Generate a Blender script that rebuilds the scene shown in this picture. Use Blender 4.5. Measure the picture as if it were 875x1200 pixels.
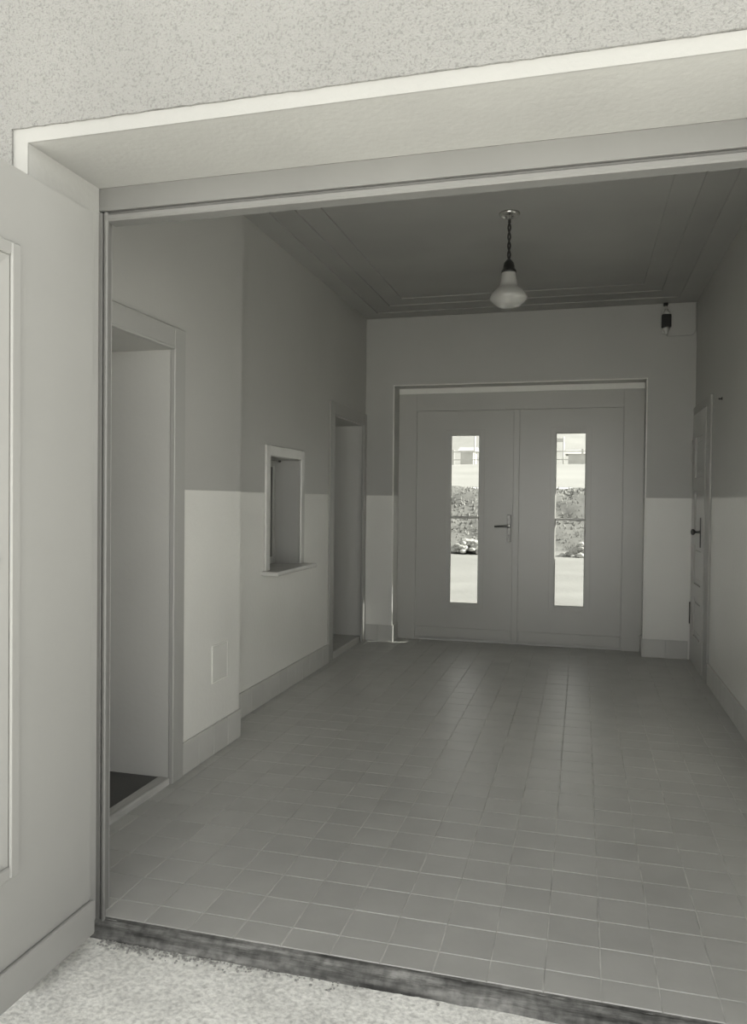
import bpy, bmesh, math, random
from mathutils import Vector, Matrix, noise
random.seed(7)
S = bpy.context.scene
for o in list(bpy.data.objects):
    bpy.data.objects.remove(o, do_unlink=True)
COL = S.collection

# ------------------------------------------------------------------ camera
F_PX, YAW, PITCH, ROLL, EYE = 900.81, -0.26436, -0.016668, -0.010398, 1.3
fw = Vector((math.sin(YAW), math.cos(YAW), 0)); rt = Vector((math.cos(YAW), -math.sin(YAW), 0)); up = Vector((0, 0, 1))
fw, up = fw*math.cos(PITCH) + up*math.sin(PITCH), up*math.cos(PITCH) - fw*math.sin(PITCH)
rt, up = rt*math.cos(ROLL) - up*math.sin(ROLL), up*math.cos(ROLL) + rt*math.sin(ROLL)
cam = bpy.data.cameras.new('camera'); cam_o = bpy.data.objects.new('camera', cam); COL.objects.link(cam_o)
cam.sensor_fit = 'HORIZONTAL'; cam.sensor_width = 36.0; cam.lens = F_PX*36.0/875.0
cam.clip_start = 0.05; cam.clip_end = 500
cam_o.matrix_world = Matrix(((rt.x, up.x, -fw.x, 0), (rt.y, up.y, -fw.y, 0), (rt.z, up.z, -fw.z, EYE), (0, 0, 0, 1)))
S.camera = cam_o

# ------------------------------------------------------------------ world, sun, exposure
W = bpy.data.worlds.new('sky'); S.world = W; W.use_nodes = True
bg = W.node_tree.nodes['Background']; SKY_HAZE, SKY_ZENITH = 1.2, 0.50
# hazy daylight: bright all round the horizon, softer towards the zenith, dull ground tone below
wn = W.node_tree
def wmath(op, a, b=None):
    n = wn.nodes.new('ShaderNodeMath'); n.operation = op
    for i, q in enumerate((a, b)):
        if q is None: continue
        if isinstance(q, (int, float)): n.inputs[i].default_value = q
        else: wn.links.new(q, n.inputs[i])
    return n.outputs[0]
wt = wn.nodes.new('ShaderNodeTexCoord'); ws = wn.nodes.new('ShaderNodeSeparateXYZ'); wn.links.new(wt.outputs['Generated'], ws.inputs[0])
up_z = wmath('MAXIMUM', ws.outputs[2], 0.0)
haze = wmath('POWER', wmath('SUBTRACT', 1.0, up_z), 4.0)
sky = wmath('ADD', wmath('MULTIPLY', haze, SKY_HAZE), SKY_ZENITH)
sky = wmath('MULTIPLY', sky, wmath('ADD', wmath('MULTIPLY', wmath('GREATER_THAN', ws.outputs[2], -0.01), 0.6), 0.4))
bg.inputs[0].default_value = (0.98, 0.98, 0.955, 1); wn.links.new(sky, bg.inputs[1])
SUN_TAN, SUN_SLOPE = 0.146, 0.6          # the sun stands low to the right, almost in the plane of the far doors
sun = bpy.data.lights.new('sun', 'SUN'); sun.energy = 10.0; sun.angle = math.radians(0.5); sun.color = (1, 0.99, 0.94)
sun_o = bpy.data.objects.new('sun', sun); COL.objects.link(sun_o)
sun_o.rotation_euler = Vector((-1, -SUN_TAN, -SUN_SLOPE)).to_track_quat('-Z', 'Y').to_euler()
VS = S.view_settings
S.display_settings.display_device = 'sRGB'
VS.view_transform = 'Standard'; VS.look = 'None'; VS.exposure = 1.36; VS.gamma = 1.0; VS.use_curve_mapping = False

# ------------------------------------------------------------------ materials
def grey(v): return (v, v*0.993, v*0.945, 1)
def nodes(name):
    m = bpy.data.materials.new(name); m.use_nodes = True
    nt = m.node_tree; return m, nt, nt.nodes['Principled BSDF']
def N(nt, t, **kw):
    n = nt.nodes.new(t)
    for k, v in kw.items(): setattr(n, k, v)
    return n
def ramp(nt, a, b, c0, c1):
    r = N(nt, 'ShaderNodeValToRGB'); e = r.color_ramp.elements
    e[0].position, e[0].color, e[1].position, e[1].color = a, c0, b, c1
    return r
def mat(name, v, rough=0.5, var=0.06, scale=3.0, bump=0.0, bscale=60.0, spec=0.4, metal=0.0, rnd=0.0, stretch=(1, 1, 1), split=None, v2=None, r2=None, speck=None):
    """painted / plastered / wooden surface: grey value, slow tone noise, fine relief, optional height split and specks"""
    m, nt, p = nodes(name); L = nt.links
    tc = N(nt, 'ShaderNodeTexCoord'); mp = N(nt, 'ShaderNodeMapping'); mp.inputs['Scale'].default_value = stretch
    L.new(tc.outputs['Object'], mp.inputs[0])
    if rnd:
        oj = N(nt, 'ShaderNodeObjectInfo'); sc = N(nt, 'ShaderNodeVectorMath', operation='SCALE'); sc.inputs['Scale'].default_value = 3.0
        L.new(oj.outputs['Location'], sc.inputs[0]); L.new(sc.outputs[0], mp.inputs['Location'])
    nz = N(nt, 'ShaderNodeTexNoise'); nz.inputs['Scale'].default_value = scale; nz.inputs['Detail'].default_value = 6
    L.new(mp.outputs[0], nz.inputs[0])
    def tone(val):
        r = ramp(nt, 0.3, 0.7, grey(val*(1-var)), grey(val*(1+var))); L.new(nz.outputs[0], r.inputs[0]); return r.outputs[0]
    c = tone(v)
    p.inputs['Roughness'].default_value = rough; p.inputs['Specular IOR Level'].default_value = spec; p.inputs['Metallic'].default_value = metal
    if split is not None:
        sp = N(nt, 'ShaderNodeSeparateXYZ'); L.new(tc.outputs['Object'], sp.inputs[0])
        lt = N(nt, 'ShaderNodeMath', operation='GREATER_THAN'); lt.inputs[1].default_value = split; L.new(sp.outputs[2], lt.inputs[0])
        mx = N(nt, 'ShaderNodeMix', data_type='RGBA'); L.new(lt.outputs[0], mx.inputs[0]); L.new(c, mx.inputs[6]); L.new(tone(v2), mx.inputs[7]); c = mx.outputs[2]
        mr = N(nt, 'ShaderNodeMix'); L.new(lt.outputs[0], mr.inputs[0]); mr.inputs[2].default_value = rough; mr.inputs[3].default_value = r2; L.new(mr.outputs[0], p.inputs['Roughness'])
    if rnd:
        oi = N(nt, 'ShaderNodeObjectInfo'); h = N(nt, 'ShaderNodeHueSaturation'); mr = N(nt, 'ShaderNodeMapRange')
        mr.inputs[3].default_value = 1-rnd; mr.inputs[4].default_value = 1+rnd
        L.new(oi.outputs['Random'], mr.inputs[0]); L.new(mr.outputs[0], h.inputs['Value']); L.new(c, h.inputs['Color']); c = h.outputs[0]
    if speck:
        ns = N(nt, 'ShaderNodeTexNoise'); ns.inputs['Scale'].default_value = speck[0]; ns.inputs['Detail'].default_value = 3
        L.new(tc.outputs['Object'], ns.inputs[0])
        rr = ramp(nt, speck[1], speck[2], (speck[3],)*3+(1,), (1, 1, 1, 1)); L.new(ns.outputs[0], rr.inputs[0])
        mm = N(nt, 'ShaderNodeMix', data_type='RGBA', blend_type='MULTIPLY'); mm.inputs[0].default_value = 1
        L.new(c, mm.inputs[6]); L.new(rr.outputs[0], mm.inputs[7]); c = mm.outputs[2]
    L.new(c, p.inputs['Base Color'])
    if bump:
        nb = N(nt, 'ShaderNodeTexNoise'); nb.inputs['Scale'].default_value = bscale; nb.inputs['Detail'].default_value = 5
        L.new(mp.outputs[0], nb.inputs[0])
        b = N(nt, 'ShaderNodeBump'); b.inputs['Strength'].default_value = bump; b.inputs['Distance'].default_value = 0.01
        L.new(nb.outputs[0], b.inputs['Height']); L.new(b.outputs[0], p.inputs['Normal'])
    return m
M = {}
M['wall'] = mat('two_tone_wall_paint', 0.76, 0.26, 0.03, 1.5, 0.10, 45, 0.6, split=1.334, v2=0.43, r2=0.45)
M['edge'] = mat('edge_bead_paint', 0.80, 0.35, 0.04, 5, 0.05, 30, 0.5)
M['flap'] = mat('flap_paint', 0.66, 0.45, 0.04, 5, 0.05, 30, 0.4)
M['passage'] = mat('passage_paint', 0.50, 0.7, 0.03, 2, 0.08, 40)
M['ceiling'] = mat('dark_ceiling_paint', 0.33, 0.75, 0.08, 1.2, 0.05, 40)
M['ceiling_edge'] = mat('ceiling_band_paint', 0.36, 0.7, 0.06, 1.2, 0.05, 40)
M['tile'] = mat('floor_tile', 0.45, 0.40, 0.07, 5, 0.07, 30, 1.0, rnd=0.03)
M['tile'].node_tree.nodes['Principled BSDF'].inputs['IOR'].default_value = 1.75
M['grit'] = mat('dark_grit', 0.30, 0.9, 0.3, 90)
M['grout'] = mat('pale_grout', 0.58, 0.9, 0.35, 9)
M['skirt'] = mat('skirting_tile', 0.53, 0.4, 0.05, 4, 0.04, 30, 0.5, rnd=0.015)
M['casing'] = mat('casing_paint', 0.37, 0.38, 0.04, 3, 0.06, 25, 0.5, stretch=(1, 1, 0.15))
M['door'] = mat('door_paint', 0.47, 0.3, 0.04, 1.5, 0.10, 9, 0.5)
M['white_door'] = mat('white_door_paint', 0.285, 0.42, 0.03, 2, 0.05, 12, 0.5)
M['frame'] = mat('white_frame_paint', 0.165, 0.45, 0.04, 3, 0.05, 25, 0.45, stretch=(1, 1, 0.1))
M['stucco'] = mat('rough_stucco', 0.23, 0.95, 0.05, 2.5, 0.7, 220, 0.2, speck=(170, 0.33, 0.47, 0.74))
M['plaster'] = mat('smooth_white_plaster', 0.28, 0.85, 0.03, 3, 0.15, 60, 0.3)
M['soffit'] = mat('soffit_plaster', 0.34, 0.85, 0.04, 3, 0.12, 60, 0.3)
M['concrete'] = mat('entrance_concrete', 0.92, 0.95, 0.10, 9, 0.35, 110, 0.2, speck=(75, 0.30, 0.62, 0.66))
M['old_wood'] = mat('worn_threshold_wood', 0.17, 0.85, 0.7, 34, 1.0, 60, 0.3, stretch=(0.12, 1, 1), speck=(40, 0.34, 0.62, 0.55))
M['sill_wood'] = mat('passage_sill_wood', 0.45, 0.7, 0.35, 14, 0.5, 40, 0.3, stretch=(1, 0.12, 1))
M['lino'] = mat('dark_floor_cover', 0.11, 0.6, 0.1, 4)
M['gloss'] = mat('gloss_enamel_paint', 0.55, 0.25, 0.05, 5, 0.12, 14, 0.6)
M['dark_gap'] = mat('dark_shutter_paint', 0.16, 0.6, 0.1, 4)
M['black'] = mat('black_bakelite', 0.02, 0.4, 0.1, 6, 0, 20, 0.5)
M['cloth_cord'] = mat('black_cloth_cord', 0.03, 0.9, 0.2, 80)
M['iron'] = mat('dark_iron', 0.10, 0.4, 0.2, 30, 0.1, 80, 0.5, metal=0.7)
M['worn_steel'] = mat('worn_steel', 0.16, 0.35, 0.3, 25, 0.05, 80, 0.5, metal=0.8)
M['brass'] = mat('polished_metal', 0.5, 0.15, 0.1, 20, 0, 80, 0.5, metal=0.9)
M['porcelain'] = mat('porcelain', 0.55, 0.25, 0.05, 8, 0, 20, 0.5)
M['opal'] = mat('opal_glass', 0.42, 0.15, 0.03, 8, 0, 20, 0.5)
M['opal'].node_tree.nodes['Principled BSDF'].inputs['Subsurface Weight'].default_value = 0.2
M['opal'].node_tree.nodes['Principled BSDF'].inputs['Subsurface Radius'].default_value = (0.02, 0.02, 0.02)
M['yard'] = mat('pale_gravel_yard', 0.225, 0.95, 0.12, 0.8, 0.8, 12, 0.2)
M['bank'] = mat('dry_grass_bank', 0.165, 0.95, 0.12, 1.6, 0.8, 6, 0.1)
M['field'] = mat('pale_sand_slope', 0.30, 0.95, 0.10, 0.3, 0.5, 3, 0.1)
M['weeds'] = mat('dry_weeds', 0.25, 0.9, 0.1, 3, 0, 20, 0.1)
M['rubble'] = mat('pale_rubble', 0.36, 0.95, 0.15, 6, 0.4, 30, 0.1)
M['shed'] = mat('grey_boards', 0.5, 0.9, 0.1, 2)
M['shed_roof'] = mat('grey_roof_felt', 0.4, 0.9, 0.1, 2)
M['post'] = mat('weathered_post', 0.5, 0.9, 0.1, 2)
# clear window glass: straight-through light plus a mirror-like skin
m, nt, p = nodes('clear_glass'); M['glass'] = m
nt.nodes.remove(p); out = nt.nodes['Material Output']
tr = N(nt, 'ShaderNodeBsdfTransparent'); tr.inputs[0].default_value = (0.73, 0.735, 0.72, 1)
gl = N(nt, 'ShaderNodeBsdfGlossy'); gl.inputs['Roughness'].default_value = 0.03
fr = N(nt, 'ShaderNodeFresnel'); fr.inputs[0].default_value = 1.12
mx = N(nt, 'ShaderNodeMixShader'); ge = N(nt, 'ShaderNodeNewGeometry'); fm = N(nt, 'ShaderNodeMath', operation='MULTIPLY'); fi = N(nt, 'ShaderNodeMath', operation='SUBTRACT'); fi.inputs[0].default_value = 1   # no reflection on leaving the pane
nt.links.new(ge.outputs['Backfacing'], fi.inputs[1]); nt.links.new(fi.outputs[0], fm.inputs[0]); nt.links.new(fr.outputs[0], fm.inputs[1])
nt.links.new(fm.outputs[0], mx.inputs[0]); nt.links.new(tr.outputs[0], mx.inputs[1]); nt.links.new(gl.outputs[0], mx.inputs[2]); nt.links.new(mx.outputs[0], out.inputs[0])

# frosted glass of the added fill window: scatters the daylight that falls on it
m, nt, p = nodes('fill_window_glass'); M['frosted'] = m
nt.nodes.remove(p); out = nt.nodes['Material Output']
tl = N(nt, 'ShaderNodeBsdfTranslucent'); tl.inputs[0].default_value = (0.45, 0.45, 0.435, 1)
nt.links.new(tl.outputs[0], out.inputs[0])

# ------------------------------------------------------------------ mesh helpers
class MB:
    def __init__(s): s.bm = bmesh.new()
    def box(s, x0, x1, y0, y1, z0, z1, bev=0.0, seg=1):
        g = bmesh.ops.create_cube(s.bm, size=1)
        for v in g['verts']:
            v.co = Vector((x0+(v.co.x+.5)*(x1-x0), y0+(v.co.y+.5)*(y1-y0), z0+(v.co.z+.5)*(z1-z0)))
        if bev:
            ed = list({e for v in g['verts'] for e in v.link_edges})
            bmesh.ops.bevel(s.bm, geom=ed, offset=bev, segments=seg, affect='EDGES', profile=0.5)
        return s
    def quad(s, *pts):
        s.bm.faces.new([s.bm.verts.new(p) for p in pts]); return s
    def lathe(s, prof, n=32, c=(0, 0, 0), axis='z'):
        rings = []
        for r, z in prof:
            ring = []
            for k in range(n):
                a = 2*math.pi*k/n; q = (r*math.cos(a), r*math.sin(a), z)
                if axis == 'x': q = (q[2], q[0], q[1])
                if axis == 'y': q = (q[0], q[2], q[1])
                ring.append(s.bm.verts.new((c[0]+q[0], c[1]+q[1], c[2]+q[2])))
            rings.append(ring)
        for A, B in zip(rings, rings[1:]):
            for k in range(n):
                f = s.bm.faces.new((A[k], A[(k+1) % n], B[(k+1) % n], B[k])); f.smooth = True
        s.bm.faces.new(rings[0][::-1]); s.bm.faces.new(rings[-1])
        return s
    def tube(s, pts, r, n=8):
        P = [Vector(p) for p in pts]; rings = []
        ref = None
        for i, p in enumerate(P):
            t = (P[min(i+1, len(P)-1)] - P[max(i-1, 0)]).normalized()
            if ref is None: ref = t.orthogonal().normalized()
            ref = (ref - t*ref.dot(t)).normalized(); b = t.cross(ref)
            rr = r[i] if isinstance(r, (list, tuple)) else r
            rings.append([s.bm.verts.new(p + (ref*math.cos(2*math.pi*k/n) + b*math.sin(2*math.pi*k/n))*rr) for k in range(n)])
        for A, B in zip(rings, rings[1:]):
            for k in range(n):
                f = s.bm.faces.new((A[k], A[(k+1) % n], B[(k+1) % n], B[k])); f.smooth = True
        s.bm.faces.new(rings[0][::-1]); s.bm.faces.new(rings[-1])
        return s
    def ring(s, outer, inner, z0, z1):
        """flat picture-frame shape: outer/inner = (x0,x1,y0,y1)"""
        a, b, c, d = outer; e, f, g, h = inner
        s.box(a, e, c, d, z0, z1); s.box(f, b, c, d, z0, z1); s.box(e, f, c, g, z0, z1); s.box(e, f, h, d, z0, z1); return s
    def frame_xz(s, x0, x1, z0, z1, w, y0, y1, bev=0.0):
        s.box(x0, x0+w, y0, y1, z0, z1, bev); s.box(x1-w, x1, y0, y1, z0, z1, bev)
        s.box(x0+w, x1-w, y0, y1, z0, z0+w, bev); s.box(x0+w, x1-w, y0, y1, z1-w, z1, bev); return s
    def build(s, name, m, parent=None, loc=None):
        """mesh coordinates are world coordinates; loc becomes the object's origin"""
        bmesh.ops.recalc_face_normals(s.bm, faces=s.bm.faces)
        me = bpy.data.meshes.new(name); o = bpy.data.objects.new(name, me); COL.objects.link(o)
        base = Vector(loc) if loc else Vector((0, 0, 0))
        if base.length: bmesh.ops.translate(s.bm, verts=s.bm.verts, vec=-base)
        s.bm.to_mesh(me); s.bm.free(); me.materials.append(m)
        o.location = base
        if parent is not None:
            o.parent = parent; q = parent; off = Vector((0, 0, 0))
            while q is not None: off += q.location; q = q.parent
            o.location = base - off
        return o
def tag(o, label, cat, kind=None, group=None):
    o['label'] = label; o['category'] = cat
    if kind: o['kind'] = kind
    if group: o['group'] = group
    return o
def empty(name, loc=(0, 0, 0)):
    o = bpy.data.objects.new(name, None); COL.objects.link(o); o.location = loc; o.empty_display_size = 0.1; return o

# ------------------------------------------------------------------ measures (metres, the camera stands at x = y = 0)
XL, XN, XR = -1.928, -1.788, 0.893          # left wall, its proud front stretch, right wall
YS, YF, YD = 3.839, 6.816, 7.026            # step in the left wall, far wall, far doors
Y0, YI = 1.745, 2.12                        # facade, its inner side
ZC = 2.948; ZT = 2.235                      # ceiling edge, top of the entrance opening
OX0, OX1 = -1.43, 0.62                      # entrance opening
TP = 0.1491                                 # tile pitch

# ------------------------------------------------------------------ shell
w = MB()
w.box(XN-.45, XN, YI-.02, 2.2, -.1, 3.05).box(XN-.45, XN, 3.118, YS, -.1, 3.05).box(XN-.45, XN, 2.2, 3.118, 1.975, 3.05)
tag(w.build('wall_left_front', M['wall']), 'near proud stretch of the left wall with a doorway to a passage', 'wall', 'structure')
w = MB()
TX = XL-.3
w.box(TX, XL, YS, 4.553, -.1, 3.05).box(TX, XL, 5.115, 5.875, -.1, 3.05).box(TX, XL, 4.553, 5.115, -.1, .835).box(TX, XL, 4.553, 5.115, 1.573, 3.05)
w.box(TX, XL, 6.762, YD, -.1, 3.05).box(TX, XL, 5.875, 6.762, 1.977, 3.05)
tag(w.build('wall_left', M['wall']), 'set-back stretch of the left wall holding the ticket hatch', 'wall', 'structure')
WY0, WY1, WZ0, WZ1 = 3.66, 4.52, .55, 2.0     # frosted window added out of view on the right to light the hall
w = MB().box(XR, XR+.25, YI-.02, WY0, -.1, 3.05).box(XR, XR+.25, WY1, 5.99, -.1, 3.05).box(XR, XR+.25, WY0, WY1, -.1, WZ0).box(XR, XR+.25, WY0, WY1, WZ1, 3.05)
w.box(XR, XR+.25, 5.99, 6.79, 2.04, 3.05).box(XR, XR+.25, 6.79, YD, -.1, 3.05).box(XR+.06, XR+.25, 5.99, 6.79, -.1, 2.04)
tag(w.build('wall_right', M['wall']), 'right wall in two tones, lower half glossy and paler', 'wall', 'structure')
win = empty('fill_window', (XR+.15, (WY0+WY1)/2, WZ0)); tag(win, 'frosted window added out of view to light the hall from the right', 'window', 'structure')
m = MB()
for a, b_, c, d_ in ((WY0, WY0+.05, WZ0, WZ1), (WY1-.05, WY1, WZ0, WZ1), (WY0+.05, WY1-.05, WZ0, WZ0+.05), (WY0+.05, WY1-.05, WZ1-.05, WZ1)): m.box(XR+.12, XR+.17, a, b_, c, d_, .003)
m.build('frame', M['casing'], win)
MB().box(XR+.125, XR+.165, 4.07, 4.11, WZ0+.05, WZ1-.05, .003).build('mullion', M['casing'], win)
MB().box(XR+.143, XR+.147, WY0+.05, 4.07, WZ0+.05, WZ1-.05).build('pane', M['frosted'], win)
MB().box(XR+.143, XR+.147, 4.11, WY1-.05, WZ0+.05, WZ1-.05).build('pane', M['frosted'], win)
MB().box(XR-.02, XR+.12, WY0-.02, WY1+.01, WZ0-.03, WZ0, .004).build('sill', M['casing'], win)
NX0, NX1, NZ = -1.6608, 0.5118, 2.332
w = MB().box(XL, NX0, YF, 7.05, -.1, 3.05).box(NX1, XR, YF, 7.05, -.1, 3.05).box(NX0, NX1, YF, 7.05, NZ, 3.05)
tag(w.build('wall_back', M['wall']), 'far wall in two tones around the recessed double doors', 'wall', 'structure')
w = MB().box(-6, OX0, Y0, YI, -.2, 4.5).box(OX1, 5, Y0, YI, -.2, 4.5).box(OX0, OX1, Y0, YI, ZT, 4.5)
tag(w.build('wall_front', M['soffit']), 'thick front wall with its smooth plastered entrance reveal', 'wall', 'structure')
# roughcast coat outside, stopping at a smooth margin round the opening
BX0, BX1, BZ = OX0-.045, OX1+.045, ZT+.038
def coat_wall():
    b = MB(); b.box(-6, BX0, Y0-.012, Y0, -.2, 4.5); b.box(BX1, 5, Y0-.012, Y0, -.2, 4.5)
    n = 90                                   # ragged lower edge of the coat over the opening
    bm = b.bm; prev = None
    for k in range(n+1):
        x = BX0+(BX1-BX0)*k/n; z = BZ + (random.uniform(-.002, .002) if 0 < k < n else 0)
        cur = [bm.verts.new((x, y, q)) for q, y in ((z, Y0-.012), (4.5, Y0-.012), (4.5, Y0), (z, Y0))]
        if prev:
            for i in range(4): bm.faces.new((prev[i], cur[i], cur[(i+1) % 4], prev[(i+1) % 4]))
        prev = cur
    return b
tag(coat_wall().build('trim_1', M['stucco']), 'speckled roughcast coat on the outer wall above the entrance', 'plaster', 'structure')
w = MB().box(BX0, OX0, Y0-.006, Y0, -.05, BZ).box(OX1, BX1, Y0-.006, Y0, -.05, BZ).box(OX0, OX1, Y0-.006, Y0, ZT, BZ)
tag(w.build('trim_2', M['plaster']), 'smooth bright white plaster margin edging the entrance opening', 'trim', 'structure')
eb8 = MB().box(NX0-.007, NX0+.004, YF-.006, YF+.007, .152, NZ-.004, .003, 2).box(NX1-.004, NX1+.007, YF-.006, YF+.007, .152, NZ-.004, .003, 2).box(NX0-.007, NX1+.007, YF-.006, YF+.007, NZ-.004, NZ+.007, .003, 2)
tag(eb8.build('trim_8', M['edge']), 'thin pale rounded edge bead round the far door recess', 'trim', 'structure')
# ceiling: three shallow steps and a field
ceil = MB().box(XL, XR, YI, YF, 2.972, 3.06).build('ceiling', M['ceiling'])
tag(ceil, 'dark painted ceiling with shallow stepped bands along its edges', 'ceiling', 'structure')
d = [0, .155, .31, .46]
for i, z in enumerate((ZC, 2.956, 2.964)):
    o = (XL+d[i], XR-d[i], YI+d[i], YF-d[i]*1.25) if i else (XL, XR, YI, YF)
    q = (XL+d[i+1], XR-d[i+1], YI+d[i+1], YF-d[i+1]*1.25)
    MB().ring(o, q, z, 2.972).build('ceiling_band', M['ceiling_edge' if i < 1 else 'ceiling'], ceil)

# ------------------------------------------------------------------ floor and its tiles
fl = MB().box(XL, XR, 2.055, YD+.02, -.12, -.0025)
fl = tag(fl.build('floor', M['grout']), 'square dull grey tiles laid in a grid over the hall floor', 'floor', 'structure')
TH, G = .012, .0017
def tile_mesh(wx, wy, name='floor_tile'):
    b = bmesh.new(); g = bmesh.ops.create_cube(b, size=1)
    for v in g['verts']: v.co = Vector((v.co.x*wx, v.co.y*wy, v.co.z*TH))
    bmesh.ops.delete(b, geom=[f for f in b.faces if f.normal.z < -.5], context='FACES')
    te = [e for e in b.edges if all(v.co.z > 0 for v in e.verts)]
    bmesh.ops.bevel(b, geom=te, offset=.0012, segments=1, affect='EDGES')
    me = bpy.data.meshes.new(name); b.to_mesh(me); b.free(); me.materials.append(M['tile']); return me
def spans(a, b, start):
    k0 = math.floor((a-start)/TP); out = []
    k = k0
    while start+k*TP < b-1e-4:
        lo, hi = max(a, start+k*TP), min(b, start+(k+1)*TP)
        if hi-lo > .012: out.append((lo, hi))
        k += 1
    return out
cells = []
for y0, y1 in spans(2.066, YD, 2.166-TP):
    ym = (y0+y1)/2
    a = XN if ym < YS else XL; b = XR
    if ym > YF: a, b = NX0, NX1
    for x0, x1 in spans(a, b, 0.218): cells.append((x0, x1, y0, y1))
def in_view(c):
    p = Vector(((c[0]+c[1])/2, (c[2]+c[3])/2, -EYE)); z = p.dot(fw)
    u, v = 437.5+F_PX*p.dot(rt)/z, 600-F_PX*p.dot(up)/z
    return 60 < u < 905 and v < 1235
cells.sort(key=lambda c: (not in_view(c), (c[2]+c[3])**2 + (c[0]+c[1])**2))
cache = {}
def tile_at(c):
    wx, wy = round(c[1]-c[0]-2*G, 3), round(c[3]-c[2]-2*G, 3)
    if (wx, wy) not in cache: cache[(wx, wy)] = tile_mesh(wx, wy)
    return cache[(wx, wy)]
for c in cells[:300]:
    o = bpy.data.objects.new('floor_tile', tile_at(c)); COL.objects.link(o); o.parent = fl
    o.location = ((c[0]+c[1])/2, (c[2]+c[3])/2, -TH/2 + random.uniform(-.0005, .0003))
    o.rotation_euler = (random.uniform(-.0007, .0007), random.uniform(-.0007, .0007), random.uniform(-.003, .003))
bm = bmesh.new()
for c in cells[300:]:
    n0 = len(bm.verts); bm.from_mesh(tile_at(c)); bm.verts.ensure_lookup_table()
    off = Vector(((c[0]+c[1])/2, (c[2]+c[3])/2, -TH/2 + random.uniform(-.0005, .0003))); tx, ty = random.uniform(-.0007, .0007), random.uniform(-.0007, .0007)
    for v in bm.verts[n0:]:
        v.co += off + Vector((0, 0, tx*v.co.y + ty*v.co.x))
me = bpy.data.meshes.new('distant_floor_tiles'); bm.to_mesh(me); bm.free(); me.materials.append(M['tile'])
o = bpy.data.objects.new('distant_floor_tiles', me); COL.objects.link(o); o.parent = fl; o['kind'] = 'stuff'

# worn wooden threshold and the concrete outside
b = MB(); bm = b.bm; rows = []
for k in range(121):
    x = OX0+(OX1-OX0)*k/120; j = noise.noise(Vector((x*9, 0, 0)))*.004 + random.uniform(-.0015, .0015)
    rows.append([bm.verts.new(q) for q in ((x, 2.064, -.06), (x, 2.064, -.001), (x, 2.05+j*.5, -.003+j*.3), (x, 2.02+j, -.022+j), (x, 2.008+j*1.5, -.06))])
for A, B in zip(rows, rows[1:]):
    for i in range(4): bm.faces.new((A[i], B[i], B[i+1], A[i+1]))
tag(b.build('threshold_beam', M['old_wood']), 'worn dark wooden threshold across the entrance between tiles and concrete', 'threshold')
b = MB(); bm = b.bm; nx, ny = 160, 90; g = []
for j in range(ny+1):
    row = []
    for i in range(nx+1):
        x = -2.6+4.4*i/nx; y = -1+3.058*j/ny
        row.append(bm.verts.new((x, y, -.042+noise.noise(Vector((x*3, y*3, 1)))*.004+noise.noise(Vector((x*14, y*14, 4)))*.002)))
    g.append(row)
for j in range(ny):
    for i in range(nx): bm.faces.new((g[j][i], g[j][i+1], g[j+1][i+1], g[j+1][i])).smooth = True
bx0, bx1, by0 = -2.6, 1.8, -1.0
for x0, x1, y0, y1 in ((-60, bx0, -80, Y0), (bx1, 60, -80, Y0), (1.15, 60, Y0, 7.05), (bx0, bx1, -80, by0)): b.quad((x0, y0, -.042), (x1, y0, -.042), (x1, y1, -.042), (x0, y1, -.042))
tag(b.build('ground', M['concrete']), 'rough pale concrete step in front of the entrance', 'ground', 'structure')

b = MB()
for _ in range(260):
    x = OX0+.05+abs(random.gauss(0, .35)); y = 2.012-abs(random.gauss(0, .018)); r = random.uniform(.002, .005)
    gg = bmesh.ops.create_icosphere(b.bm, subdivisions=1, radius=r)
    for v in gg['verts']: v.co = Vector((v.co.x*random.uniform(.8, 1.3)+x, v.co.y+y, v.co.z*.8-.040))
tag(b.build('loose_grit', M['grit']), 'loose grit lying along the foot of the worn threshold', 'grit', 'stuff')
# ------------------------------------------------------------------ skirting made of single tiles
def skirting(name, runs, label):
    bk = MB()
    for ax, c, s, a, e in runs:
        lo, hi = (c, c+s*.003) if s > 0 else (c+s*.003, c)
        if ax == 'y': bk.box(lo, hi, a, e, 0, .149)
        else: bk.box(a, e, lo, hi, 0, .149)
    root = bk.build(name, M['grout']); tag(root, label, 'skirting', 'structure')
    for ax, c, s, a, e in runs:
        n = max(1, round((e-a)/TP)); st = (e-a)/n
        for k in range(n):
            p0, p1 = a+k*st+.0008, a+(k+1)*st-.0008
            t = .013+random.uniform(-.0006, .0006); lo, hi = (c+s*.002, c+s*t) if s > 0 else (c+s*t, c+s*.002)
            m = MB()
            if ax == 'y': m.box(lo, hi, p0, p1, .001, .1514, .0015)
            else: m.box(p0, p1, lo, hi, .001, .1514, .0015)
            m.build('skirting_tile', M['skirt'], root, ((lo+hi)/2 if ax == 'y' else (p0+p1)/2, (p0+p1)/2 if ax == 'y' else (lo+hi)/2, 0))
skirting('baseboard_left_front', [('y', XN, 1, 3.206, YS), ('x', YS, 1, XL+.013, XN)], 'low tiled skirting beside the near left doorway')
skirting('baseboard_left', [('y', XL, 1, YS+.013, 5.765)], 'long tiled skirting below the ticket hatch')
skirting('baseboard_back_left', [('x', YF, -1, XL+.02, NX0), ('y', NX0, 1, YF-.013, YD-.01)], 'short tiled skirting between far left doorway and double doors')
skirting('baseboard_back_right', [('x', YF, -1, NX1, XR-.03), ('y', NX1, -1, YF-.013, YD-.01)], 'short tiled skirting between double doors and right side door')
skirting('baseboard_right', [('y', XR, -1, YI, 5.93)], 'long tiled skirting along the right wall')

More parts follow.
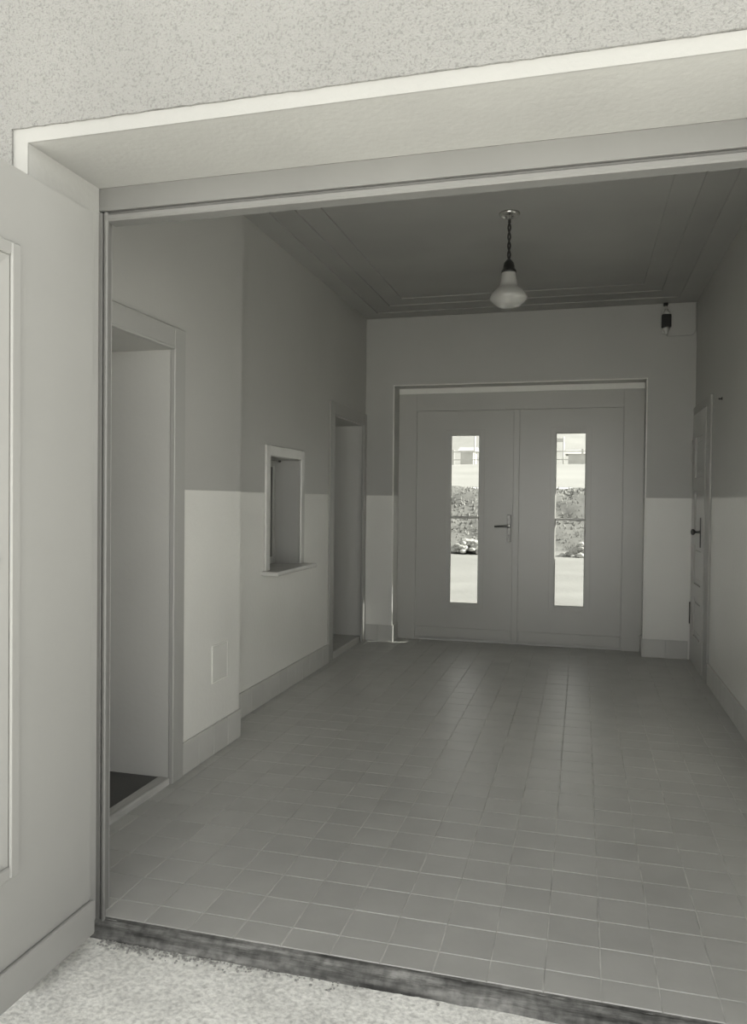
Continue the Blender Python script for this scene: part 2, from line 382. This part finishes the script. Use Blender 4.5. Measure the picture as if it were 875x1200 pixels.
# ------------------------------------------------------------------ entrance frame (white wood) and the open leaf
fr = empty('trim_3', (OX0, 2.05, 0)); tag(fr, 'white moulded wooden frame around the open entrance', 'door frame', 'structure')
def post(x0, s, name):                      # s=+1: left post
    m = MB(); X = lambda a: x0+s*a
    def bx(a, c, y0, y1, bev): m.box(min(X(a), X(c)), max(X(a), X(c)), y0, y1, -.04, 2.162, bev)
    bx(-.03, .0125, 2.05, 2.063, .0015); bx(-.03, .005, 2.063, 2.11, 0); bx(.008, .022, 2.058, 2.066, .0); bx(.020, .032, 2.046, 2.058, .003)
    m.build(name, M['frame'], fr)
post(OX0, 1, 'jamb_post'); post(OX1, -1, 'jamb_post')
m = MB().box(OX0, OX1, 2.05, 2.11, 2.166, ZT, .002).box(OX0+.02, OX1-.02, 2.066, 2.11, 2.155, 2.166).box(OX0+.021, OX1-.021, 2.047, 2.105, 2.134, 2.156, .005)
m.build('head_rail', M['frame'], fr)

def glazed_leaf(root, mtl, x0, x1, z0, z1, gx0, gx1, gz0, gz1, zbar, yi, t, bev, face=1, kick=(.03, .122), kx=None, mould=.03, rec=None):
    """door leaf in the x-z plane; yi = room face, body goes to yi+t (away from the viewer), tall narrow pane with one bar"""
    y1 = yi+t
    b = MB(); bm = b.bm
    b.box(x0, gx0-bev, yi, y1, z0, z1); b.box(gx1+bev, x1, yi, y1, z0, z1); b.box(gx0-bev, gx1+bev, yi, y1, z0, gz0-bev); b.box(gx0-bev, gx1+bev, yi, y1, gz1+bev, z1)
    leaf = b.build('leaf_panel', mtl, root)
    # splayed glazing surround
    yg = yi+(rec or t*.5); b = MB()
    O = [(gx0-bev, gz0-bev), (gx1+bev, gz0-bev), (gx1+bev, gz1+bev), (gx0-bev, gz1+bev)]; I = [(gx0, gz0), (gx1, gz0), (gx1, gz1), (gx0, gz1)]
    for k in range(4):
        a, c, e, f = O[k], O[(k+1) % 4], I[(k+1) % 4], I[k]
        b.quad((a[0], yi-.002, a[1]), (c[0], yi-.002, c[1]), (e[0], yg-.002, e[1]), (f[0], yg-.002, f[1]))
        b.quad((a[0], y1, a[1]), (c[0], y1, c[1]), (e[0], yg+.002, e[1]), (f[0], yg+.002, f[1]))
        b.quad((e[0], yg-.002, e[1]), (f[0], yg-.002, f[1]), (f[0], yg+.002, f[1]), (e[0], yg+.002, e[1]))
    if mould:
        b.frame_xz(gx0-bev-mould, gx1+bev+mould, gz0-bev-mould, gz1+bev+mould, mould, yi-.003, yi+.001, .0014)
    b.build('glazing_surround', mtl, root)
    MB().box(gx0-.002, gx1+.002, yg-.0015, yg+.0015, gz0-.002, gz1+.002).build('pane', M['glass'], root)
    MB().box(gx0-.004, gx1+.004, yg-.008, yg+.008, zbar-.011, zbar+.011, .003).build('glazing_bar', mtl, root)
    k0, k1 = kx or (x0+.004, x1-.004)
    MB().box(k0, k1, yi-.014, yi, kick[0], kick[1], .005, 2).build('kick_board', mtl, root)
    return leaf

# near leaf: built flat, then swung open a quarter turn about its hinge edge
hx, hy = -1.387, 1.962
dn = empty('door_1', (hx, hy, 0)); tag(dn, 'white entrance door leaf swung open outward at the left edge', 'door', 'structure')
def leaf_local():
    tmp = empty('tmp'); 
    glazed_leaf(tmp, M['white_door'], 0, .91, .006, 2.126, .372, .622, .385, 1.868, 1.135, 0, .04, .03, rec=.007, kick=(.006, .107), mould=0, kx=(-.004, .91))
    return tmp
t0 = leaf_local()
# beaded surround around the splay
b = MB()
g = (.372-.03, .622+.03, .385-.03, 1.868+.03)
b.frame_xz(g[0]-.036, g[1]+.036, g[2]-.026, g[3]+.036, .034, -.009, .001, .004)
b.build('beading', M['white_door'], t0)
for z in (.22, 1.05, 1.9):
    MB().lathe([(.008, z-.05), (.008, z+.05)], 12, (-.012, .03, 0)).build('hinge', M['frame'], t0)
for ch in list(t0.children):             # the room face ends up looking to +x
    for v in ch.data.vertices: v.co.y *= -1
    ch.data.flip_normals(); ch.location.y *= -1; ch.parent = dn
bpy.data.objects.remove(t0)
dn.rotation_euler = (0, 0, -math.pi/2)       # local +x runs towards the street, room face looks to +x
dn.scale = (1, 1, 1)

# ------------------------------------------------------------------ far double doors
fr2 = empty('trim_4', (-.57, YD, 0)); tag(fr2, 'grey frame lining the recess of the far double doors', 'door frame', 'structure')
LX0, LX1, LZ = -1.4875, .3405, 2.119
MB().box(NX0, LX0-.003, YD-.004, 7.05, 0, NZ, .002).build('jamb_post', M['door'], fr2)
MB().box(LX1+.003, NX1, YD-.004, 7.05, 0, NZ, .002).build('jamb_post', M['door'], fr2)
MB().box(LX0-.003, LX1+.003, YD-.004, 7.05, LZ+.003, NZ, .002).build('head_rail', M['door'], fr2)
m = MB().box(LX0-.03, LX0+.012, 7.0445, 7.056, 0, LZ+.03).box(LX1-.012, LX1+.03, 7.0445, 7.056, 0, LZ+.03).box(LX0+.012, LX1-.012, 7.0445, 7.056, LZ-.012, LZ+.03).box(LX0+.012, LX1-.012, 7.0445, 7.056, 0, .03)
m.build('door_stop', M['door'], fr2)
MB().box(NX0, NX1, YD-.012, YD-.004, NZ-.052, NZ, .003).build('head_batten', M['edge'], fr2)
dl = empty('door_2', (LX0, YD, 0)); tag(dl, 'left leaf of the far double doors, with lever handle', 'door', 'structure')
glazed_leaf(dl, M['door'], LX0, -.5745, .012, LZ, -1.161, -.912, .357, 1.889, 1.141, YD, .014, .008, kick=(.028, .124), kx=(LX0+.006, -.606), mould=.045)
dr = empty('door_3', (LX1, YD, 0)); tag(dr, 'right leaf of the far double doors, without handle', 'door', 'structure')
glazed_leaf(dr, M['door'], -.5715, LX1, .012, LZ, -.222, .024, .371, 1.898, 1.137, YD, .014, .008, kick=(.028, .122), kx=(-.538, LX1-.002), mould=.045)
MB().box(-.600, -.546, YD-.016, YD, .014, LZ-.002, .003).build('cover_strip', M['door'], dr)
h = MB().box(-.650, -.614, YD-.010, YD, .925, 1.172, .003).build('handle_plate', M['worn_steel'], dl)
m = MB().tube([(-.632, YD-.005, 1.068), (-.632, YD-.055, 1.068)], .010, 10)
m.tube([(-.622, YD-.055, 1.068), (-.66, YD-.058, 1.069), (-.71, YD-.056, 1.067), (-.757, YD-.050, 1.064)], [.012, .010, .009, .008], 10)
m.lathe([(.017, -.014), (.017, -.009)], 16, (-.632, YD, 1.068), 'y').build('lever', M['iron'], h)
m = MB().lathe([(.009, -.015), (.009, -.009)], 12, (-.632, YD, .985), 'y').box(-.635, -.629, YD-.013, YD-.009, .958, .985).build('keyhole_cover', M['iron'], h)

# ------------------------------------------------------------------ casings of the left openings
def casing_left(x, y0, y1, zt, w, name, label, bead=True, th=.018):
    root = empty(name, (x, y0, 0)); tag(root, label, 'door casing', 'structure')
    for a in (y0, y1-w):
        MB().box(x, x+th, a, a+w, 0, zt, .003).build('side_board', M['casing'], root)
    MB().box(x, x+th, y0+w, y1-w, zt-w, zt, .003).build('head_board', M['casing'], root)
    if bead:
        m = MB().box(x-.004, x+th+.003, y0+w-.009, y0+w+.004, 0, zt-w, .003).box(x-.004, x+th+.003, y1-w-.004, y1-w+.009, 0, zt-w, .003).box(x-.004, x+th+.003, y0+w, y1-w, zt-w-.004, zt-w+.009, .003)
        m.build('bead', M['casing'], root)
casing_left(XN, 2.122, 3.203, 2.063, .097, 'trim_5', 'flat grey casing around the near left doorway')
casing_left(XL, 5.760, 6.813, 2.077, .1, 'trim_6', 'flat grey casing around the doorway in the far left corner', th=.014)
# passage behind the near left doorway
PX0 = -4.2
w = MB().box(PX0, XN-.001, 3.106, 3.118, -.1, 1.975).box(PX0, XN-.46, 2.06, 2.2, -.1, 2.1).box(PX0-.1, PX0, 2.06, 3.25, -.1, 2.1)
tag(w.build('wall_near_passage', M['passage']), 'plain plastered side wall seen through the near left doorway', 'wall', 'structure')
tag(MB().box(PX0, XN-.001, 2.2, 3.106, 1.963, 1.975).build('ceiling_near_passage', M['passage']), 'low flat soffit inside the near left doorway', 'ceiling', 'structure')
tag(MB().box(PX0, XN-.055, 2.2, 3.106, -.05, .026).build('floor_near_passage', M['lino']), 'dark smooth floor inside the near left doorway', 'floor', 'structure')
b = MB().box(XN-.055, XN+.006, 2.2, 3.104, -.01, .03, .008, 2)
tag(b.build('wooden_sill', M['sill_wood']), 'pale worn wooden sill strip of the near left doorway', 'sill')
# passage behind the far left doorway
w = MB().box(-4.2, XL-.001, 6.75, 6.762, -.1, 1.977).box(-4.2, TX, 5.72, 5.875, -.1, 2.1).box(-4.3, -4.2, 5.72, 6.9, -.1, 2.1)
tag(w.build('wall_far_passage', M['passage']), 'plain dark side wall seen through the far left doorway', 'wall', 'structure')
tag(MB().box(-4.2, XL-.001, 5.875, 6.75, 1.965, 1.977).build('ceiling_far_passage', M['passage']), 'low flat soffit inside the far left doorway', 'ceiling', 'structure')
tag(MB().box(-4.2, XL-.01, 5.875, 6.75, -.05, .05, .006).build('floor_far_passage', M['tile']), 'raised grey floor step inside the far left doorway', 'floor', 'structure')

# ------------------------------------------------------------------ ticket hatch
tw = empty('window_1', (XL, 4.83, .835)); tag(tw, 'tall narrow ticket hatch with glossy grey frame in the left wall', 'hatch', 'structure')
m = MB()
m.box(XL, XL+.016, 4.487, 4.556, .838, 1.638, .005, 2).build('side_board', M['gloss'], tw)
MB().box(XL, XL+.016, 5.112, 5.180, .838, 1.638, .005, 2).build('side_board', M['gloss'], tw)
MB().box(XL, XL+.016, 4.556, 5.112, 1.570, 1.638, .005, 2).build('head_board', M['gloss'], tw)
m = MB().box(TX+.02, XL, 4.553, 4.560, .838, 1.572).box(TX+.02, XL, 5.109, 5.115, .838, 1.572).box(TX+.02, XL, 4.56, 5.109, 1.566, 1.573)
m.build('lining', M['casing'], tw)
b = MB(); prof = []
b.box(TX+.02, XL+.0, 4.556, 5.112, .815, .838, .003).box(XL-.004, XL+.112, 4.452, 5.185, .812, .840, .008, 2)
b.build('counter_board', M['gloss'], tw)
sh = MB()
for y0, y1, z0, z1 in ((4.56, 4.60, .838, 1.566), (5.069, 5.109, .838, 1.566), (4.60, 5.069, .838, .885), (4.60, 5.069, 1.52, 1.566)):
    sh.box(-2.135, -2.105, y0, y1, z0, z1, .004)
sf = sh.build('sash', M['casing'], tw)
MB().box(-2.126, -2.116, 4.60, 5.069, .885, 1.52).build('shutter', M['dark_gap'], sf)
MB().lathe([(.006, 1.552), (.010, 1.556), (.010, 1.566)], 12, (XL-.13, 5.06, 0)).build('bolt', M['iron'], tw)

# small flap in the front stretch
ap = empty('access_flap', (XN, 3.6, .36)); tag(ap, 'small plain rectangular flap low in the left wall by the near doorway', 'flap')
m = MB()
for y0, y1, z0, z1 in ((3.515, 3.521, .36, .552), (3.686, 3.692, .36, .552), (3.521, 3.686, .36, .366), (3.521, 3.686, .546, .552)):
    m.box(XN-.001, XN+.004, y0, y1, z0, z1, .001)
m.build('rim', M['edge'], ap)
MB().box(XN, XN+.0025, 3.523, 3.684, .368, .544, .001).build('cover_plate', M['flap'], ap)

# ------------------------------------------------------------------ side door in the right wall
c4 = empty('trim_7', (XR, 6.4, 0)); tag(c4, 'narrow grey casing around the right side door', 'door casing', 'structure')
MB().box(XR-.016, XR, 5.935, 6.105, 0, 2.078, .003).build('side_board', M['casing'], c4)
MB().box(XR-.016, XR, 6.105, 6.812, 2.02, 2.078, .003).build('head_board', M['casing'], c4)
MB().box(XR-.016, XR, 6.796, 6.812, 0, 2.02, .002).build('side_board', M['casing'], c4)
d4 = empty('door_4', (XR, 6.79, 0)); tag(d4, 'grey four-panelled side door in the right wall by the far corner', 'door', 'structure')
dx0, dx1 = XR-.018, XR+.022; ya, yb = 6.135, 6.794
pz = [(.235, .546), (.654, .963), (1.072, 1.395), (1.498, 1.821)]
m = MB().box(dx0, dx1, ya, ya+.13, .008, 2.012, .002).box(dx0, dx1, 6.655, yb, .008, 2.012, .002)
zz = [.008]+[q for pr in pz for q in pr]+[2.012]
for k in range(0, len(zz), 2): m.box(dx0, dx1, ya+.13, 6.655, zz[k], zz[k+1], .002)
m.build('leaf_frame', M['door'], d4)
for a, e in pz:
    m = MB().box(dx0+.014, dx0+.024, ya+.13, 6.655, a, e)
    m.box(dx0+.008, dx0+.016, ya+.17, 6.615, a+.04, e-.04, .006)
    m.build('panel', M['door'], d4)
h = MB().box(dx0-.006, dx0, 6.268, 6.302, .955, 1.185, .002).build('handle_plate', M['iron'], d4)
MB().lathe([(.014, 0), (.009, -.008), (.007, -.026), (.010, -.034), (.021, -.042), (.024, -.052), (.019, -.062), (.006, -.066)], 20, (dx0-.005, 6.285, 1.075), 'x').build('knob', M['iron'], h)
MB().lathe([(.006, .30), (.006, .48)], 12, (dx0-.002, 6.80, 0)).build('hinge', M['iron'], d4)
MB().lathe([(.006, 1.63), (.006, 1.81)], 12, (dx0-.002, 6.80, 0)).build('hinge', M['door'], d4)
hk = MB().tube([(XR-.001, 5.562, 1.995), (XR-.018, 5.562, 1.992), (XR-.022, 5.562, 1.998)], .0045, 8).lathe([(.011, 0), (.009, -.004)], 12, (XR, 5.562, 1.995), 'x')
tag(hk.build('wall_nail', M['iron']), 'small dark nail in the right wall above the side door', 'nail')

# ------------------------------------------------------------------ pendant lamp
lx, ly = -.4297, 4.549
lp = empty('pendant_lamp', (lx, ly, 2.4)); tag(lp, 'opal glass pendant lamp on a short twisted cord under the dark ceiling', 'lamp')
k = (2.972-EYE)/(2.95-EYE)
Z = lambda z: EYE+(z-EYE)*k
c = (lx, ly, 0)
rose = MB().lathe([(.060, 2.972), (.061, 2.965), (.050, 2.954), (.040, 2.953), (.034, 2.958), (.018, 2.956), (.012, 2.936)], 32, c).build('ceiling_rose', M['brass'], lp)
MB().lathe([(.009, 2.940), (.009, 2.916)], 12, c).build('cord_grip', M['black'], rose)
m = MB(); z0, z1 = 2.921, Z(2.675); n = 120
for ph in (0, math.pi):
    m.tube([(lx+.0065*math.cos(ph+2*math.pi*(z0-(z0-z1)*i/n)/.105), ly+.0065*math.sin(ph+2*math.pi*(z0-(z0-z1)*i/n)/.105), z0-(z0-z1)*i/n) for i in range(n+1)], .0052, 8)
m.build('cord', M['cloth_cord'], lp)
MB().lathe([(.008, Z(2.690)), (.018, Z(2.678)), (.029, Z(2.664)), (.033, Z(2.645)), (.034, Z(2.632)), (.043, Z(2.622)), (.044, Z(2.610)), (.038, Z(2.606))], 32, c).build('lamp_holder', M['black'], lp)
MB().lathe([(.038, Z(2.614)), (.042, Z(2.606)), (.045, Z(2.58)), (.051, Z(2.55)), (.057, Z(2.533)), (.066, Z(2.523)), (.085, Z(2.508)), (.099, Z(2.490)), (.108, Z(2.470)), (.109, Z(2.461)), (.103, Z(2.452)), (.088, Z(2.436)), (.070, Z(2.423)), (.050, Z(2.415)), (.025, Z(2.411)), (.004, Z(2.410))], 48, c).build('shade', M['opal'], lp)

# ------------------------------------------------------------------ small electric box under the ceiling of the far wall
eb = empty('fuse_box', (.653, YF, 2.797)); tag(eb, 'small black electric box on the far wall below the ceiling', 'box')
MB().box(.616, .690, YF-.055, YF-.004, 2.744, 2.851, .006, 2).build('housing', M['black'], eb)
MB().box(.622, .684, YF-.012, YF, 2.700, 2.900, .003).build('backplate', M['porcelain'], eb)
MB().lathe([(.026, 2.851), (.026, 2.868), (.016, 2.882), (.012, 2.897)], 20, (.653, YF-.03, 0)).build('upper_gland', M['porcelain'], eb)
MB().lathe([(.010, 2.690), (.014, 2.705), (.026, 2.728), (.026, 2.744)], 20, (.653, YF-.03, 0)).build('lower_gland', M['porcelain'], eb)
MB().box(.628, .664, YF-.045, YF, 2.925, 2.947, .003).build('ceiling_clip', M['black'], eb)
MB().tube([(.653, YF-.03, 2.897), (.650, YF-.03, 2.915), (.646, YF-.03, 2.93)], .004, 8).build('feed_wire', M['porcelain'], eb)
pts = [(.653, YF-.03, 2.692), (.656, YF-.018, 2.681), (.67, YF-.008, 2.675), (.76, YF-.006, 2.674), (.835, YF-.006, 2.676), (.865, YF-.006, 2.684), (.882, YF-.006, 2.71), (.886, YF-.006, 2.76), (.886, YF-.006, 2.94)]
MB().tube(pts, .0035, 8).build('cable', M['casing'], eb)

# ------------------------------------------------------------------ outside behind the far doors
def prof(y):
    K = [(7.05, -.03), (9, -.08), (20.3, -.12), (21.2, .05), (24, 1.5), (25.5, 1.72), (50, 3.65), (56, 3.85), (120, 4.4)]
    for (a, za), (b_, zb) in zip(K, K[1:]):
        if y <= b_: return za+(zb-za)*(y-a)/(b_-a)
    return K[-1][1]
def terrain(name, ys, x0, x1, nx, amp, fq, mt, label):
    b = MB(); bm = b.bm; g = []
    for y in ys:
        g.append([bm.verts.new((x0+(x1-x0)*i/nx, y, prof(y)+(amp*(noise.noise(Vector(((x0+(x1-x0)*i/nx)*fq, y*fq, 3))) + .5*noise.noise(Vector(((x0+(x1-x0)*i/nx)*fq*3, y*fq*3, 9)))) if y > 9 else 0))) for i in range(nx+1)])
    for A, B in zip(g, g[1:]):
        for i in range(nx): bm.faces.new((A[i], A[i+1], B[i+1], B[i])).smooth = True
    return tag(b.build(name, mt), label, 'ground', 'structure')
lin = lambda a, b_, n: [a+(b_-a)*i/n for i in range(n+1)]
terrain('ground_yard', lin(7.05, 20.8, 40), -22, 14, 90, .02, .7, M['yard'], 'bright gravel yard outside the far doors')
terrain('ground_bank', lin(20.8, 25.6, 32), -22, 14, 240, .10, 1.1, M['bank'], 'rough grassy bank rising behind the gravel yard')
terrain('ground_slope', lin(25.6, 120, 50), -60, 40, 60, .05, .3, M['field'], 'bright bare slope above the grassy bank')
b = MB(); bm = b.bm; g = []  # pale hillside added to hide the over-bright sky behind the slope
for j in range(13):
    g.append([bm.verts.new((-90+150*i/40, 110+j*4, 4.3+13*(1-math.cos(math.pi*j/12))/2*(1+.25*noise.noise(Vector((i*.2, 0, 5)))))) for i in range(41)])
for A, B in zip(g, g[1:]):
    for i in range(40): bm.faces.new((A[i], A[i+1], B[i+1], B[i])).smooth = True
tag(b.build('sky_backdrop', M['field']), 'pale backdrop hillside added far beyond the slope to cover the bright sky', 'backdrop', 'structure')
b = MB()
for _ in range(4200):
    x, y = random.uniform(-8, 3), random.uniform(21.0, 25.4); z = prof(y); hgt = random.uniform(.03, .10); a = random.uniform(0, 6.28); wd = random.uniform(.02, .05)
    dx, dy = math.cos(a)*wd, math.sin(a)*wd; lx_, ly_ = random.uniform(-.08, .08), random.uniform(-.08, .08)
    b.bm.faces.new([b.bm.verts.new(q) for q in ((x-dx, y-dy, z-.05), (x+dx, y+dy, z-.05), (x+lx_, y+ly_, z+hgt))])
o = b.build('bank_weeds', M['weeds']); tag(o, 'dry weeds covering the bank outside the far doors', 'weeds', 'stuff')
def stone(bm, c, r):
    g = bmesh.ops.create_icosphere(bm, subdivisions=1, radius=r); sx, sy, sz = random.uniform(.8, 1.4), random.uniform(.8, 1.2), random.uniform(.5, .9); s0 = random.random()*50
    for v in g['verts']:
        f = 1+.35*noise.noise(v.co/r*1.3+Vector((s0, 0, 0))); v.co = Vector((v.co.x*sx*f, v.co.y*sy*f, v.co.z*sz*f))+Vector(c)
def heap(cx, cy, wx, hz, n, label):
    b = MB(); z0 = prof(cy)
    for _ in range(n):
        u, v = random.gauss(0, .42), random.gauss(0, .42); e = max(0, 1-(u*u+v*v))
        stone(b.bm, (cx+u*wx, cy+v*wx*.7, z0+hz*e*random.uniform(.3, 1)), random.uniform(.05, .13))
    tag(b.build('rubble_heap', M['rubble']), label, 'rubble', 'stuff', 'rubble heaps at the foot of the bank')
heap(-2.85, 20.3, .55, .38, 120, 'pale rubble heap seen through the left door pane')
heap(.06, 20.3, .45, .34, 100, 'pale rubble heap seen through the right door pane')
# fence, hut, posts far up the slope
fe = empty('rail_fence', (-4, 49, prof(49))); tag(fe, 'faint distant rail fence on the skyline beyond the slope', 'fence')
fx = lin(-14, 6, 10)
for x in fx: MB().box(x-.06, x+.06, 48.95, 49.05, prof(49)-.2, prof(49)+.95).build('fence_post', M['post'], fe)
for z in (.3, .8): MB().box(-14, 6, 48.90, 48.95, prof(49)+z-.03, prof(49)+z+.03).build('fence_rail', M['post'], fe)
def hut(cx, cy, wx, hz, label):
    r = empty('shed', (cx, cy, prof(cy))); tag(r, label, 'shed')
    z = prof(cy); MB().box(cx-wx/2, cx+wx/2, cy, cy+2, z-.3, z+hz).build('shed_wall', M['shed'], r)
    b = MB(); bm = b.bm; q = wx/2+.2; v = [bm.verts.new(p) for p in ((cx-q, cy-.2, z+hz), (cx+q, cy-.2, z+hz), (cx+q, cy+2.2, z+hz), (cx-q, cy+2.2, z+hz), (cx-q, cy+1, z+hz+.35), (cx+q, cy+1, z+hz+.35))]
    for f in ((0, 1, 5, 4), (2, 3, 4, 5), (0, 4, 3), (1, 2, 5), (0, 3, 2, 1)): bm.faces.new([v[i] for i in f])
    b.build('shed_roof', M['shed_roof'], r)
hut(-8.0, 55, .9, 1.0, 'tiny distant shed seen through the left door pane')
hut(-.15, 55, 1.6, .75, 'low distant shed seen through the right door pane')
def pole(x, y, h_, label, arm):
    r = empty('signal_post', (x, y, prof(y))); tag(r, label, 'post')
    MB().tube([(x, y, prof(y)-.3), (x, y, prof(y)+h_)], .05, 8).build('mast', M['post'], r)
    if arm: MB().box(x-.45, x+.05, y-.03, y+.03, prof(y)+h_-.35, prof(y)+h_-.1).build('arm', M['post'], r)
pole(-1.25, 54, 1.9, 'thin distant mast with a stub arm behind the slope', True)
pole(-7.3, 54, 2.4, 'thin distant mast without arm left of the tiny shed', False)
# unseen blockers added outside the far doors; only a thin sun blade gets through
tag(MB().box(-2.6, 1.85, 7.052, 8.3, 2.60, 2.72, .01).build('sun_mask_roof', M['shed']), 'unseen flat roof slab added above the far doors to trim the sun', 'roof', 'structure')
pp = tag(MB().tube([(1.5, 7.424, -.05), (1.5, 7.424, 2.6)], .052, 16).build('sun_mask_post', M['post']), 'unseen slim round post added to keep the sun off the left door pane', 'post')
tag(MB().box(1.0, 1.12, 7.052, 8.2, -.1, 1.52, .005).build('sun_mask_wall', M['shed']), 'unseen low wall added right of the far doors to cut the low sun', 'wall', 'structure')
